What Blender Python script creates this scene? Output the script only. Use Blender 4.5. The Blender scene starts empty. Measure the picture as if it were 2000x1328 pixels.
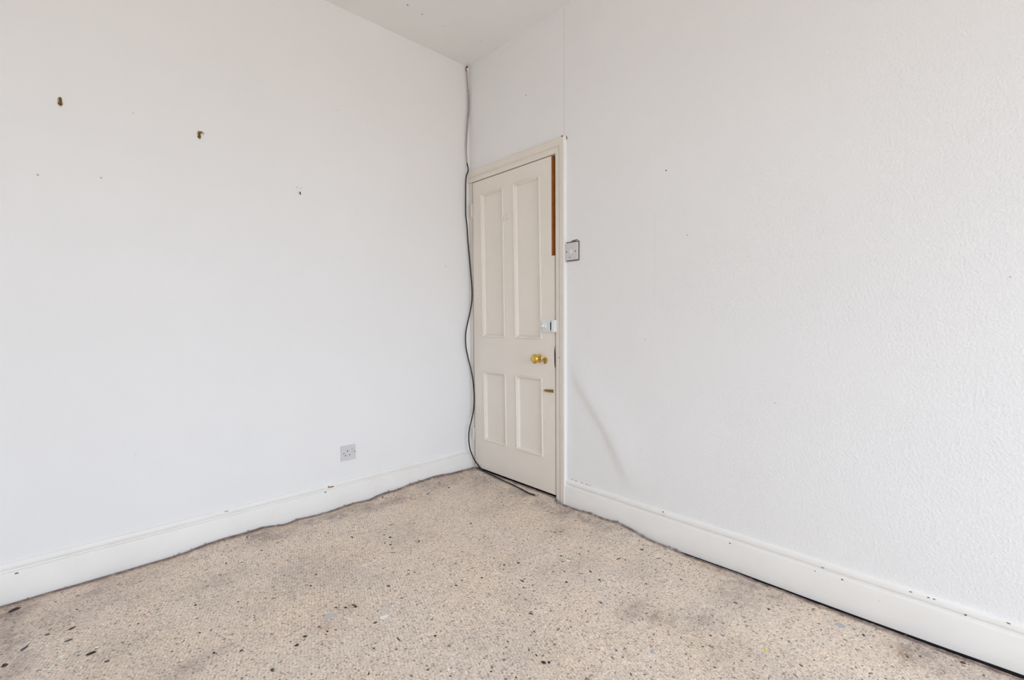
import bpy, bmesh, math, random
from mathutils import Vector, Matrix, noise

# ---------------------------------------------------------------- camera, light, exposure
S = bpy.context.scene
COL = S.collection
random.seed(7)

cam_data = bpy.data.cameras.new('camera')
cam_data.sensor_width = 36.0
cam_data.lens = 901.229 / 2000 * 36.0
cam_data.clip_start = 0.02
cam = bpy.data.objects.new('camera', cam_data)
COL.objects.link(cam)
right = Vector((0.72817727, -0.68537136, -0.00489482))
up = Vector((0.03500884, 0.03006113, 0.99893479))
fwd = Vector((0.68449416, 0.72757297, -0.04588388))
cam.matrix_world = Matrix((
    (right.x, up.x, -fwd.x, -1.9948),
    (right.y, up.y, -fwd.y, -2.5384),
    (right.z, up.z, -fwd.z, 1.0537),
    (0, 0, 0, 1)))
S.camera = cam

world = bpy.data.worlds.new('overcast_sky')
S.world = world
world.use_nodes = True
nt = world.node_tree
bg = nt.nodes['Background']
tc = nt.nodes.new('ShaderNodeTexCoord'); sx = nt.nodes.new('ShaderNodeSeparateXYZ')
mr = nt.nodes.new('ShaderNodeMapRange'); cr = nt.nodes.new('ShaderNodeValToRGB')
mr.inputs['From Min'].default_value = -1.0; mr.inputs['From Max'].default_value = 1.0
nt.links.new(tc.outputs['Generated'], sx.inputs[0]); nt.links.new(sx.outputs['Z'], mr.inputs['Value'])
nt.links.new(mr.outputs['Result'], cr.inputs['Fac']); nt.links.new(cr.outputs['Color'], bg.inputs['Color'])
e = cr.color_ramp.elements                    # overcast sky over pale ground and houses
e[0].position = 0.0; e[0].color = (0.30, 0.265, 0.22, 1)
e[1].position = 1.0; e[1].color = (0.91, 1.0, 1.11, 1)
for p, c in ((0.485, (0.33, 0.305, 0.275, 1)), (0.53, (0.59, 0.72, 0.89, 1)), (0.75, (0.825, 0.95, 1.09, 1))):
    k = e.new(p); k.color = c
bg.inputs['Strength'].default_value = 7.95

# the daylight comes in through the window opening in the wall behind the camera
WIN = (-3.20, -0.45, 0.45, 2.50)            # x0, x1, z0, z1 of the opening
portal = bpy.data.lights.new('window_portal', 'AREA')
portal.shape = 'RECTANGLE'; portal.size = WIN[1] - WIN[0]; portal.size_y = WIN[3] - WIN[2]
portal.cycles.is_portal = True
po = bpy.data.objects.new('window_portal', portal); COL.objects.link(po)
po.location = ((WIN[0] + WIN[1]) / 2, -5.145, (WIN[2] + WIN[3]) / 2)
po.rotation_euler = (math.radians(90), 0, 0)
S.cycles.diffuse_bounces = 8
S.cycles.max_bounces = 12

S.view_settings.view_transform = 'Standard'
S.view_settings.look = 'None'
S.view_settings.gamma = 1.0
S.view_settings.use_curve_mapping = False
S.view_settings.exposure = 0.0

# ---------------------------------------------------------------- helpers
H = 2.7612                                   # ceiling height
XW, YW = -4.4, -4.9                          # far sides of the room

def obj(name, bm, m, parent=None, smooth=False):
    me = bpy.data.meshes.new(name)
    bmesh.ops.recalc_face_normals(bm, faces=bm.faces)
    bm.to_mesh(me); bm.free()
    if smooth:
        for p in me.polygons: p.use_smooth = True
        me.set_sharp_from_angle(angle=math.radians(50))
    o = bpy.data.objects.new(name, me); COL.objects.link(o)
    for k in (m if isinstance(m, (list, tuple)) else [m]): me.materials.append(k)
    if parent is not None:
        o.parent = parent
        o.matrix_parent_inverse = parent.matrix_world.inverted()
    return o

def empty(name, loc):
    o = bpy.data.objects.new(name, None); COL.objects.link(o)
    o.location = loc; o.empty_display_size = 0.05
    o.matrix_world = Matrix.Translation(loc)
    return o

def tag(o, label=None, cat=None, group=None, kind=None):
    if label: o['label'] = label
    if cat: o['category'] = cat
    if group: o['group'] = group
    if kind: o['kind'] = kind
    return o

def add_box(bm, x0, x1, y0, y1, z0, z1, bevel=0.0, seg=2):
    r = bmesh.ops.create_cube(bm, size=1.0)
    for v in r['verts']:
        v.co = Vector(((x0 + x1) / 2 + v.co.x * (x1 - x0), (y0 + y1) / 2 + v.co.y * (y1 - y0), (z0 + z1) / 2 + v.co.z * (z1 - z0)))
    if bevel > 0:
        es = set(e for v in r['verts'] for e in v.link_edges)
        bmesh.ops.bevel(bm, geom=list(es), offset=bevel, segments=seg, profile=0.5, affect='EDGES')
    return bm

def box(x0, x1, y0, y1, z0, z1, bevel=0.0, seg=2):
    return add_box(bmesh.new(), x0, x1, y0, y1, z0, z1, bevel, seg)

def add_cyl(bm, c, axis, r1, r2, h, n=20):
    """cone or cylinder from point c along axis"""
    a = Vector(axis).normalized()
    q = Vector((0, 0, 1)).rotation_difference(a)
    m = Matrix.Translation(Vector(c) + a * h / 2) @ q.to_matrix().to_4x4()
    bmesh.ops.create_cone(bm, cap_ends=True, segments=n, radius1=r1, radius2=r2, depth=h, matrix=m)
    return bm

def add_lathe(bm, c, axis, prof, n=28):
    """prof: list of (distance along axis, radius)"""
    a = Vector(axis).normalized()
    q = Vector((0, 0, 1)).rotation_difference(a).to_matrix()
    rings = []
    for d, r in prof:
        rings.append([bm.verts.new(Vector(c) + q @ Vector((max(r, 1e-5) * math.cos(2 * math.pi * k / n), max(r, 1e-5) * math.sin(2 * math.pi * k / n), d))) for k in range(n)])
    for a_, b_ in zip(rings, rings[1:]):
        for k in range(n):
            bm.faces.new((a_[k], a_[(k + 1) % n], b_[(k + 1) % n], b_[k]))
    bm.faces.new(rings[0]); bm.faces.new(rings[-1])
    return bm

def smooth_path(pts, step=6):
    P = [Vector(p) for p in pts]
    P = [P[0] * 2 - P[1]] + P + [P[-1] * 2 - P[-2]]
    out = []
    for i in range(1, len(P) - 2):
        a, b, c, d = P[i - 1], P[i], P[i + 1], P[i + 2]
        for k in range(step):
            t = k / step
            out.append(0.5 * ((2 * b) + (c - a) * t + (2 * a - 5 * b + 4 * c - d) * t * t + (3 * b - a - 3 * c + d) * t ** 3))
    out.append(P[-2])
    return out

def add_tube(bm, path, r, n=8, taper=None):
    P = [Vector(p) for p in path]
    rings = []; nrm = None
    for i, p in enumerate(P):
        t = (P[min(i + 1, len(P) - 1)] - P[max(i - 1, 0)]).normalized()
        if nrm is None:
            nrm = t.cross(Vector((0.3, 1, 0.2))).normalized()
        nrm = (nrm - t * nrm.dot(t)).normalized()
        b = t.cross(nrm)
        rr = r if taper is None else r * taper(i / (len(P) - 1))
        rings.append([bm.verts.new(p + (nrm * math.cos(2 * math.pi * k / n) + b * math.sin(2 * math.pi * k / n)) * rr) for k in range(n)])
    for a_, b_ in zip(rings, rings[1:]):
        for k in range(n):
            bm.faces.new((a_[k], a_[(k + 1) % n], b_[(k + 1) % n], b_[k]))
    bm.faces.new(rings[0]); bm.faces.new(rings[-1])
    return bm

def lerp_table(tab, x):
    """piecewise-linear table sorted by ascending key"""
    if x <= tab[0][0]: return tab[0][1]
    for (a, u), (b, v) in zip(tab, tab[1:]):
        if x <= b: return u + (v - u) * (x - a) / (b - a)
    return tab[-1][1]

def sstep(a, b, x):
    t = min(1, max(0, (x - a) / (b - a))); return t * t * (3 - 2 * t)

# ---------------------------------------------------------------- materials
class NT:
    def __init__(s, name):
        s.m = bpy.data.materials.new(name); s.m.use_nodes = True
        s.t = s.m.node_tree; s.b = s.t.nodes['Principled BSDF']
        s.tc = s.t.nodes.new('ShaderNodeTexCoord')
    def n(s, kind, **kw):
        x = s.t.nodes.new(kind)
        for k, v in kw.items(): setattr(x, k, v)
        return x
    def l(s, a, b): s.t.links.new(a, b)
    def noise(s, scale, detail=3.0, rough=0.5, vec=None):
        x = s.n('ShaderNodeTexNoise'); x.inputs['Scale'].default_value = scale
        x.inputs['Detail'].default_value = detail; x.inputs['Roughness'].default_value = rough
        s.l(vec or s.tc.outputs['Object'], x.inputs['Vector']); return x
    def ramp(s, fac, stops):
        x = s.n('ShaderNodeValToRGB')
        e = x.color_ramp.elements
        while len(e) < len(stops): e.new(0.5)
        for k, (p, c) in enumerate(stops):
            e[k].position = p; e[k].color = c if len(c) == 4 else (*c, 1)
        s.l(fac, x.inputs['Fac']); return x
    def mix(s, fac, a, b, mode='MIX'):
        x = s.n('ShaderNodeMix'); x.data_type = 'RGBA'; x.blend_type = mode
        for sock, v in ((x.inputs[0], fac), (x.inputs[6], a), (x.inputs[7], b)):
            if hasattr(v, 'is_output'): s.l(v, sock)
            elif isinstance(v, (int, float)): sock.default_value = v
            else: sock.default_value = (*v, 1)
        return x.outputs[2]
    def bump(s, h, strength, dist, prev=None):
        x = s.n('ShaderNodeBump'); x.inputs['Strength'].default_value = strength
        x.inputs['Distance'].default_value = dist
        s.l(h, x.inputs['Height'])
        if prev is not None: s.l(prev, x.inputs['Normal'])
        return x.outputs['Normal']
    def done(s, color=None, rough=0.5, metal=0.0, normal=None, spec=0.5):
        if color is not None:
            if hasattr(color, 'is_output'): s.l(color, s.b.inputs['Base Color'])
            else: s.b.inputs['Base Color'].default_value = (*color, 1)
        s.b.inputs['Roughness'].default_value = rough
        s.b.inputs['Metallic'].default_value = metal
        s.b.inputs['Specular IOR Level'].default_value = spec
        if normal is not None: s.l(normal, s.b.inputs['Normal'])
        return s.m

def mat_wall(name, color, coarse, strength, seams=()):
    t = NT(name)
    big = t.noise(1.3, 3)
    c = t.mix(t.ramp(big.outputs['Fac'], [(0.35, (0, 0, 0)), (0.7, (1, 1, 1))]).outputs['Color'], color, tuple(v * 0.975 for v in color))
    fine = t.noise(coarse, 2.5, 0.55)
    nrm = t.bump(fine.outputs['Fac'], strength, 0.003)
    und = t.noise(3.5, 2)
    nrm = t.bump(und.outputs['Fac'], 0.10, 0.02, nrm)
    if seams:
        sep = t.n('ShaderNodeSeparateXYZ'); t.l(t.tc.outputs['Object'], sep.inputs[0])
        for axis, pos, z0, z1, w, amt in seams:            # paper joints: thin straight lines
            along, across = ('Z', 'Y') if axis == 'v' else ('Y', 'Z')
            d = t.n('ShaderNodeMath', operation='SUBTRACT'); t.l(sep.outputs[across], d.inputs[0]); d.inputs[1].default_value = pos
            ab = t.n('ShaderNodeMath', operation='ABSOLUTE'); t.l(d.outputs[0], ab.inputs[0])
            lt = t.n('ShaderNodeMath', operation='LESS_THAN'); t.l(ab.outputs[0], lt.inputs[0]); lt.inputs[1].default_value = w
            g = t.n('ShaderNodeMath', operation='GREATER_THAN'); t.l(sep.outputs[along], g.inputs[0]); g.inputs[1].default_value = z0
            g2 = t.n('ShaderNodeMath', operation='LESS_THAN'); t.l(sep.outputs[along], g2.inputs[0]); g2.inputs[1].default_value = z1
            m1 = t.n('ShaderNodeMath', operation='MULTIPLY'); t.l(lt.outputs[0], m1.inputs[0]); t.l(g.outputs[0], m1.inputs[1])
            m2 = t.n('ShaderNodeMath', operation='MULTIPLY'); t.l(m1.outputs[0], m2.inputs[0]); t.l(g2.outputs[0], m2.inputs[1])
            m3 = t.n('ShaderNodeMath', operation='MULTIPLY'); t.l(m2.outputs[0], m3.inputs[0]); m3.inputs[1].default_value = amt
            c = t.mix(m3.outputs[0], c, tuple(v * 0.6 for v in color))
    return t.done(c, 0.85, normal=nrm, spec=0.25)

WHITE_PAINT = (0.885, 0.885, 0.885)
M_wall_l = mat_wall('white_painted_plaster', WHITE_PAINT, 190, 0.12)
M_wall_r = mat_wall('white_painted_woodchip', WHITE_PAINT, 115, 0.62,
                    seams=[('v', -0.847, 2.07, 2.745, 0.0020, 0.33), ('v', -1.404, 1.15, 1.55, 0.0012, 0.16), ('h', 1.285, -2.1, -1.6, 0.0010, 0.10)])
M_ceil = mat_wall('ceiling_paint', (0.89, 0.88, 0.87), 40, 0.12)

def mat_paint(name, color, dirt, grain=True, rough=0.42):
    t = NT(name)
    big = t.noise(5, 5, 0.65)
    c = t.mix(t.ramp(big.outputs['Fac'], [(0.45, (0, 0, 0)), (0.8, (1, 1, 1))]).outputs['Color'], color, dirt)
    spot = t.noise(60, 2, 0.5)
    c = t.mix(t.ramp(spot.outputs['Fac'], [(0.72, (0, 0, 0)), (0.80, (0.4, 0.4, 0.4))]).outputs['Color'], c, tuple(v * 0.7 for v in dirt))
    nrm = t.bump(t.noise(45, 3).outputs['Fac'], 0.08, 0.004)
    return t.done(c, rough, normal=nrm, spec=0.4)

M_skirt = mat_paint('cream_white_gloss', (0.90, 0.885, 0.86), (0.86, 0.835, 0.795))
M_door = mat_paint('cream_gloss', (0.855, 0.80, 0.725), (0.83, 0.765, 0.68))
M_trim = mat_paint('cream_gloss_frame', (0.83, 0.77, 0.695), (0.78, 0.72, 0.64))

def simple(name, color, rough=0.6, metal=0.0, var=0.15, scale=40, spec=0.4):
    t = NT(name)
    x = t.noise(scale, 3)
    c = t.mix(x.outputs['Fac'], tuple(v * (1 - var) for v in color), tuple(min(1, v * (1 + var)) for v in color))
    return t.done(c, rough, metal, spec=spec)

M_rawwood = simple('raw_orange_pine', (0.52, 0.20, 0.055), 0.7, var=0.3, scale=25)
M_darkgap = simple('dark_timber_and_gap_shade', (0.055, 0.022, 0.016), 0.9, var=0.4)
M_brass = simple('worn_brass', (0.72, 0.50, 0.13), 0.28, 0.95, var=0.25, scale=60)
M_oldbrass = simple('tarnished_brass', (0.36, 0.23, 0.07), 0.5, 0.6, var=0.4, scale=90)
M_hardwhite = simple('white_enamel', (0.83, 0.86, 0.86), 0.35, var=0.03)
M_sidewhite = simple('white_wall_paint_on_wood', (0.90, 0.885, 0.87), 0.5, var=0.02)
M_plastic = simple('aged_white_plastic', (0.68, 0.665, 0.665), 0.4, var=0.03, scale=30)
M_rocker = simple('white_plastic', (0.82, 0.82, 0.82), 0.35, var=0.02)
M_black = simple('black_hole', (0.012, 0.011, 0.010), 0.8, var=0.1)
M_grime = simple('dark_grey_brown', (0.16, 0.13, 0.10), 0.9, var=0.4, scale=120)
M_cable = simple('black_rubber', (0.018, 0.017, 0.016), 0.5, var=0.2)
M_cablegrey = simple('overpainted_cable', (0.42, 0.39, 0.39), 0.7, var=0.45, scale=70)
M_copper = simple('bare_cable_end', (0.48, 0.30, 0.22), 0.6, var=0.3, scale=200)
M_rust = simple('rusty_brown_metal', (0.15, 0.085, 0.03), 0.75, 0.1, var=0.45, scale=150)
M_plaster = simple('chipped_old_paint', (0.60, 0.545, 0.40), 0.9, var=0.15, scale=150)
M_woodchip = simple('bare_brown_wood', (0.34, 0.22, 0.12), 0.85, var=0.4, scale=150)
M_scuff = simple('grey_scuff', (0.50, 0.49, 0.46), 0.9, var=0.15, scale=100)
M_crumb = simple('dark_dirt', (0.060, 0.043, 0.036), 0.95, var=0.5, scale=300)
M_crumb2 = simple('brown_dirt', (0.13, 0.072, 0.045), 0.95, var=0.5, scale=300)
M_crumb3 = simple('slate_dirt', (0.085, 0.095, 0.105), 0.9, var=0.4, scale=300)
M_crumb4 = simple('olive_dirt', (0.115, 0.115, 0.062), 0.9, var=0.4, scale=300)
M_flake = simple('white_paint_flake', (0.95, 0.95, 0.95), 0.6, var=0.05, scale=200)
M_straw = simple('pale_straw', (0.74, 0.60, 0.42), 0.7, var=0.15, scale=200)
M_yellow = simple('yellow_plastic', (0.85, 0.68, 0.10), 0.5, var=0.08, scale=200)
M_greypaint = simple('dried_grey_paint', (0.57, 0.565, 0.545), 0.8, var=0.12, scale=120)
M_bluepaint = simple('dried_blue_grey_paint', (0.45, 0.465, 0.475), 0.8, var=0.2, scale=150)
M_peach = simple('bleached_patch', (0.64, 0.51, 0.40), 0.95, var=0.15, scale=250)
M_board = simple('dark_floorboards_and_gap_shade', (0.022, 0.019, 0.017), 0.9, var=0.4, scale=12)

def mat_carpet():
    t = NT('worn_beige_loop_carpet')
    at = t.n('ShaderNodeVertexColor'); at.layer_name = 'wear'
    sep = t.n('ShaderNodeSeparateColor'); t.l(at.outputs['Color'], sep.inputs[0])
    mp = t.n('ShaderNodeMapping'); t.l(t.tc.outputs['Object'], mp.inputs['Vector'])
    mp.inputs['Rotation'].default_value = (0, 0, math.radians(20 + 90))
    # loops in rows
    mp2 = t.n('ShaderNodeMapping'); t.l(mp.outputs['Vector'], mp2.inputs['Vector'])
    mp2.inputs['Scale'].default_value = (205, 165, 60)
    loops = t.n('ShaderNodeTexVoronoi'); loops.inputs['Scale'].default_value = 1.0
    loops.inputs['Randomness'].default_value = 0.75
    t.l(mp2.outputs['Vector'], loops.inputs['Vector'])
    rows = t.n('ShaderNodeTexWave'); rows.bands_direction = 'Y'; rows.inputs['Scale'].default_value = 30.0
    rows.inputs['Distortion'].default_value = 1.2; rows.inputs['Detail'].default_value = 2; rows.inputs['Detail Scale'].default_value = 2
    t.l(mp.outputs['Vector'], rows.inputs['Vector'])
    # base tones
    n1 = t.noise(2.2, 5, 0.6); n2 = t.noise(14, 4, 0.6)
    c = t.mix(t.ramp(n1.outputs['Fac'], [(0.3, (0, 0, 0)), (0.72, (1, 1, 1))]).outputs['Color'], (0.87, 0.725, 0.59), (0.84, 0.735, 0.645))
    c = t.mix(t.ramp(n2.outputs['Fac'], [(0.42, (0, 0, 0)), (0.75, (0.55, 0.55, 0.55))]).outputs['Color'], c, (0.70, 0.60, 0.525))
    # each loop its own tone
    lc = t.n('ShaderNodeSeparateColor'); t.l(loops.outputs['Color'], lc.inputs[0])
    tone = t.ramp(lc.outputs[0], [(0.0, (0.62, 0.61, 0.61)), (0.18, (0.90, 0.90, 0.90)), (0.4, (1.0, 1.0, 1.0)), (0.85, (1.05, 1.05, 1.05)), (1.0, (1.25, 1.25, 1.25))])
    c = t.mix(1.0, c, tone.outputs['Color'], 'MULTIPLY')
    hue = t.ramp(lc.outputs[1], [(0.0, (0.975, 1.0, 1.02)), (0.5, (1, 1, 1)), (1.0, (1.03, 0.995, 0.965))])
    c = t.mix(1.0, c, hue.outputs['Color'], 'MULTIPLY')
    c = t.mix(1.0, c, t.ramp(rows.outputs['Fac'], [(0.0, (0.93, 0.93, 0.93)), (0.6, (1.02, 1.02, 1.02)), (1.0, (1.04, 1.04, 1.04))]).outputs['Color'], 'MULTIPLY')
    # darker tone between loops
    c = t.mix(t.ramp(loops.outputs['Distance'], [(0.58, (0, 0, 0)), (0.95, (0.5, 0.5, 0.5))]).outputs['Color'], c, (0.30, 0.24, 0.20))
    # fine specks of grit trodden into the pile
    for sc, lo, hi, col in ((85, 0.665, 0.70, (0.20, 0.155, 0.13)), (150, 0.69, 0.73, (0.17, 0.13, 0.11)), (48, 0.69, 0.73, (0.27, 0.22, 0.19))):
        sp = t.noise(sc, 1.5, 0.4)
        c = t.mix(t.ramp(sp.outputs['Fac'], [(lo, (0, 0, 0)), (hi, (0.85, 0.85, 0.85))]).outputs['Color'], c, col)
    # worn-in stains held in the 'wear' layer: R grey grime, G orange-brown, B reddish dark
    brk = t.noise(30, 4, 0.7)
    bk = t.ramp(brk.outputs['Fac'], [(0.28, (0.25, 0.25, 0.25)), (0.62, (1, 1, 1))])
    for ch, col in ((1, (0.40, 0.255, 0.165)), (0, (0.20, 0.172, 0.170)), (2, (0.19, 0.115, 0.10))):
        f = t.n('ShaderNodeMath', operation='MULTIPLY'); t.l(sep.outputs[ch], f.inputs[0]); t.l(bk.outputs['Color'], f.inputs[1])
        c = t.mix(f.outputs[0], c, col)
    nrm = t.bump(loops.outputs['Distance'], 0.55, -0.003)
    nrm = t.bump(rows.outputs['Fac'], 0.20, 0.0025, nrm)
    return t.done(c, 0.95, normal=nrm, spec=0.1)
M_carpet = mat_carpet()

# ---------------------------------------------------------------- the room shell
def struct(name, bm, m, label=None, smooth=False):
    o = obj(name, bm, m, smooth=smooth)
    return tag(o, label=label, kind='structure')

struct('floor', box(XW - .2, 0.2, YW - .3, 0.2, -0.14, -0.020), M_board, 'dark bare floor showing in the gap around the carpet edge')
struct('ceiling', box(XW - .2, 0.2, YW - .3, 0.2, H, H + 0.12), M_ceil, 'pale painted ceiling above the room corner')
w_left = struct('wall_left', box(XW - .2, 0.16, 0.0, 0.14, -0.02, H), M_wall_l, 'smooth white wall with the power socket, left of the door')
struct('wall_back', box(XW - .2, XW, YW - .25, 0.0, -0.02, H), M_wall_l, 'plain white wall behind the camera')
bm = bmesh.new()
x0, x1, z0, z1 = WIN
for a in ((XW - .2, x0, -0.02, H), (x1, 0.16, -0.02, H), (x0, x1, -0.02, z0), (x0, x1, z1, H)):
    add_box(bm, a[0], a[1], YW - .25, YW, a[2], a[3])
struct('wall_front', bm, M_wall_l, 'plain white wall around the window')

# right wall: papered, with the loose bulge beside the door; hole for the doorway
DY, DZ = -0.796, 1.980                        # doorway edge and head
def wall_off(y, z):
    """how far the loose paper stands off into the room"""
    ax, az, bx_, bz = -0.885, 0.85, -1.285, 0.235
    dx, dz = bx_ - ax, bz - az; L = math.hypot(dx, dz)
    t = ((y - ax) * dx + (z - az) * dz) / L / L
    s = ((y - ax) * dz - (z - az) * dx) / L       # + towards the far right side of the crease
    env = sstep(-0.02, 0.25, t) * (1 - sstep(0.80, 1.08, t))
    wob = s + 0.010 * math.sin(t * 7.0)
    side = -wob
    h = math.exp(-(side / 0.036) ** 2) if side > 0 else math.exp(-(side / 0.12) ** 2)
    h *= 0.0120 * env
    # small secondary wrinkles low down by the skirting
    low = (1 - sstep(0.2, 0.5, z)) * (1 - sstep(0.95, 1.35, -y))
    h += 0.0035 * low * noise.noise(Vector((y * 9, z * 14, 2.0)))
    return h
ys = [0.0, -0.2, -0.4, -0.6, DY] + [DY - 0.0125 * k for k in range(1, 54)]
ys += [ys[-1] - 0.08 * k for k in range(1, 35) if ys[-1] - 0.08 * k > YW + .02] + [YW]
zs = [-0.02] + [0.0175 * k for k in range(1, 58)]
zs += [1.2, 1.4, 1.6, 1.8, DZ, 2.2, 2.4, 2.6, H]
bm = bmesh.new()
V = {}
def wv(i, j, back):
    k = (i, j, back)
    if k not in V:
        V[k] = bm.verts.new((0.14 if back else -wall_off(ys[i], zs[j]), ys[i], zs[j]))
    return V[k]
def hole(i, j): return ys[i + 1] > DY - 1e-6 and zs[j + 1] < DZ + 1e-6
ni, nj = len(ys) - 1, len(zs) - 1
for i in range(ni):
    for j in range(nj):
        if hole(i, j): continue
        for b in (0, 1):
            bm.faces.new((wv(i, j, b), wv(i + 1, j, b), wv(i + 1, j + 1, b), wv(i, j + 1, b)))
        for (a, c), (ii, jj) in (((( i, j), (i, j + 1)), (i - 1, j)), (((i + 1, j), (i + 1, j + 1)), (i + 1, j)), (((i, j), (i + 1, j)), (i, j - 1)), (((i, j + 1), (i + 1, j + 1)), (i, j + 1))):
            if not (0 <= ii < ni and 0 <= jj < nj) or hole(ii, jj):
                bm.faces.new((wv(*a, 0), wv(*c, 0), wv(*c, 1), wv(*a, 1)))
w_right = struct('wall_right', bm, M_wall_r, 'white textured-paper wall with a loose crease beside the door')
for p in w_right.data.polygons: p.use_smooth = True
w_right.data.set_sharp_from_angle(angle=math.radians(50))

# sash window in the front wall (behind the camera)
win = empty('window_1', ((x0 + x1) / 2, YW - .15, z0)); tag(win, 'white sash window in the wall behind the camera', kind='structure')
bm = bmesh.new()
ya, yb = YW - .24, YW - .17
for a in ((x0, x0 + .06, z0, z1), (x1 - .06, x1, z0, z1), (x0, x1, z0, z0 + .07), (x0, x1, z1 - .06, z1), (x0, x1, 1.45, 1.50)):
    add_box(bm, a[0], a[1], ya, yb, a[2], a[3], 0.004)
obj('window_frame', bm, M_skirt, win)
obj('window_sill', box(x0 - .05, x1 + .05, YW - .12, YW + .05, z0 - .035, z0, 0.008), M_skirt, win)

# skirting: profile (stand-off, height fraction) swept along the wall
PROF = [(0.0, 1.0), (0.006, 1.0), (0.0095, 0.985), (0.0125, 0.95), (0.0140, 0.90), (0.0130, 0.855), (0.0085, 0.820), (0.0050, 0.805),
        (0.0055, 0.785), (0.0165, 0.770), (0.0190, 0.757), (0.0200, 0.735), (0.0200, None), (0.0, None)]
def skirting(name, stations, m, label):
    """stations: (point on wall line, outward direction, height)"""
    bm = bmesh.new(); rings = []
    for p, d, h, *low in stations:           # low: height of the bottom edge, where the board stands off the floor
        low = low[0] if low else -.022
        rings.append([bm.verts.new(Vector(p) + Vector(d) * o + Vector((0, 0, low if f is None else f * h))) for o, f in PROF])
    n = len(PROF)
    for a, b in zip(rings, rings[1:]):
        for k in range(n): bm.faces.new((a[k], a[(k + 1) % n], b[(k + 1) % n], b[k]))
    bm.faces.new(rings[0]); bm.faces.new(rings[-1])
    o = struct(name, bm, m, label)
    for p in o.data.polygons: p.use_smooth = True
    o.data.set_sharp_from_angle(angle=math.radians(32))
    return o
sk_l = skirting('baseboard_left', [((XW, 0, 0), (0, -1, 0), .146), ((-1.2, 0, 0), (0, -1, 0), .146), ((-0.0085, 0, 0), (0, -1, 0), .146)], M_skirt,
                'cream painted skirting board along the left wall under the socket')
sk_r = skirting('baseboard_right', [((0, YW, 0), (-1, 0, 0), .152, .008), ((0, -2.612, 0), (-1, 0, 0), .150, .0075), ((0, -2.438, 0), (-1, 0, 0), .150, .0015), ((0, -2.227, 0), (-1, 0, 0), .149, -.0035), ((0, -2.037, 0), (-1, 0, 0), .148, -.0065), ((0, -1.812, 0), (-1, 0, 0), .147, -.0085), ((0, -1.6, 0), (-1, 0, 0), .1455, -.014), ((0, -1.4, 0), (-1, 0, 0), .1445, -.022), ((0, -0.865, 0), (-1, 0, 0), .1445)], M_skirt,
                'cream painted skirting board along the right wall from the door frame')

def blob(bm, c, nrm, ra, rb, h, ang=0.0, seed=0, n=11):
    """thin irregular domed patch lying on a surface (nrm = 'x','y','z' inward direction)"""
    c = Vector(c); R = random.Random(seed)
    if nrm == 'y': u, v, w = Vector((1, 0, 0)), Vector((0, 0, 1)), Vector((0, -1, 0))
    elif nrm == 'x': u, v, w = Vector((0, -1, 0)), Vector((0, 0, 1)), Vector((-1, 0, 0))
    elif nrm == '-z': u, v, w = Vector((1, 0, 0)), Vector((0, 1, 0)), Vector((0, 0, -1))
    else: u, v, w = Vector((1, 0, 0)), Vector((0, 1, 0)), Vector((0, 0, 1))
    ca, sa = math.cos(ang), math.sin(ang)
    rim, top = [], []
    for k in range(n):
        a = 2 * math.pi * k / n; j = R.uniform(0.72, 1.15)
        p, q = ra * j * math.cos(a), rb * j * math.sin(a)
        d = u * (p * ca - q * sa) + v * (p * sa + q * ca)
        rim.append(bm.verts.new(c + d - w * h * 0.5)); top.append(bm.verts.new(c + d * 0.8 + w * h * R.uniform(0.7, 1.0)))
    for k in range(n):
        bm.faces.new((rim[k], rim[(k + 1) % n], top[(k + 1) % n], top[k]))
    bm.faces.new(top); bm.faces.new(rim)
    return bm

obj('gap_shade_strip', box(-0.0150, -0.0005, -3.4, -1.45, -0.0195, 0.012), M_board, sk_r)  # dark strip added so the gap under the raised skirting looks shaded
# chips in the gloss paint of the skirting
bm = bmesh.new(); blob(bm, (-1.000, -0.0135, 0.128), 'y', 0.017, 0.0055, 0.0008, -0.05, 3); blob(bm, (-1.016, -0.0135, 0.131), 'y', 0.005, 0.007, 0.0008, 0, 4)
tag(obj('paint_chip', bm, M_woodchip, sk_l), 'brown bare-wood chip in the skirting')
for k, (x, z, ra, rb) in enumerate([(-1.037, 0.108, .006, .0035), (-2.195, 0.105, .007, .003), (-1.505, 0.138, .010, .003)]):
    obj('paint_chip', blob(bmesh.new(), (x, -0.0200 if z < .112 else -0.0135, z), 'y', ra, rb, 0.0006, 0, 20 + k), M_grime if k < 2 else M_scuff, sk_l)
for k, (y, z, ra, rb) in enumerate([(-2.108, 0.129, .0065, .006), (-1.470, 0.127, .006, .005), (-1.466, 0.139, .005, .003), (-1.777, 0.102, .005, .003), (-2.086, 0.107, .003, .002), (-2.170, 0.109, .005, .0028), (-2.487, 0.127, .003, .005), (-2.356, 0.142, .005, .002), (-2.400, 0.142, .004, .002), (-2.414, 0.143, .004, .002), (-2.577, 0.143, .005, .002)]):
    obj('paint_chip', blob(bmesh.new(), (-0.0200 if z < .111 else -0.0125, y, z), 'x', ra, rb, 0.0006, 0, 40 + k), M_grime, sk_r)
# flaking paint line on top of the right skirting by the frame
for k, (y, z, ra) in enumerate([(-0.905, .150, .006), (-0.935, .149, .008), (-0.975, .148, .009), (-1.01, .149, .007), (-1.03, .147, .004)]):
    obj('paint_flaking', blob(bmesh.new(), (-0.0015, y, z), 'x', ra, .003, 0.0012, 0, 60 + k), M_scuff, sk_r)

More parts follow.
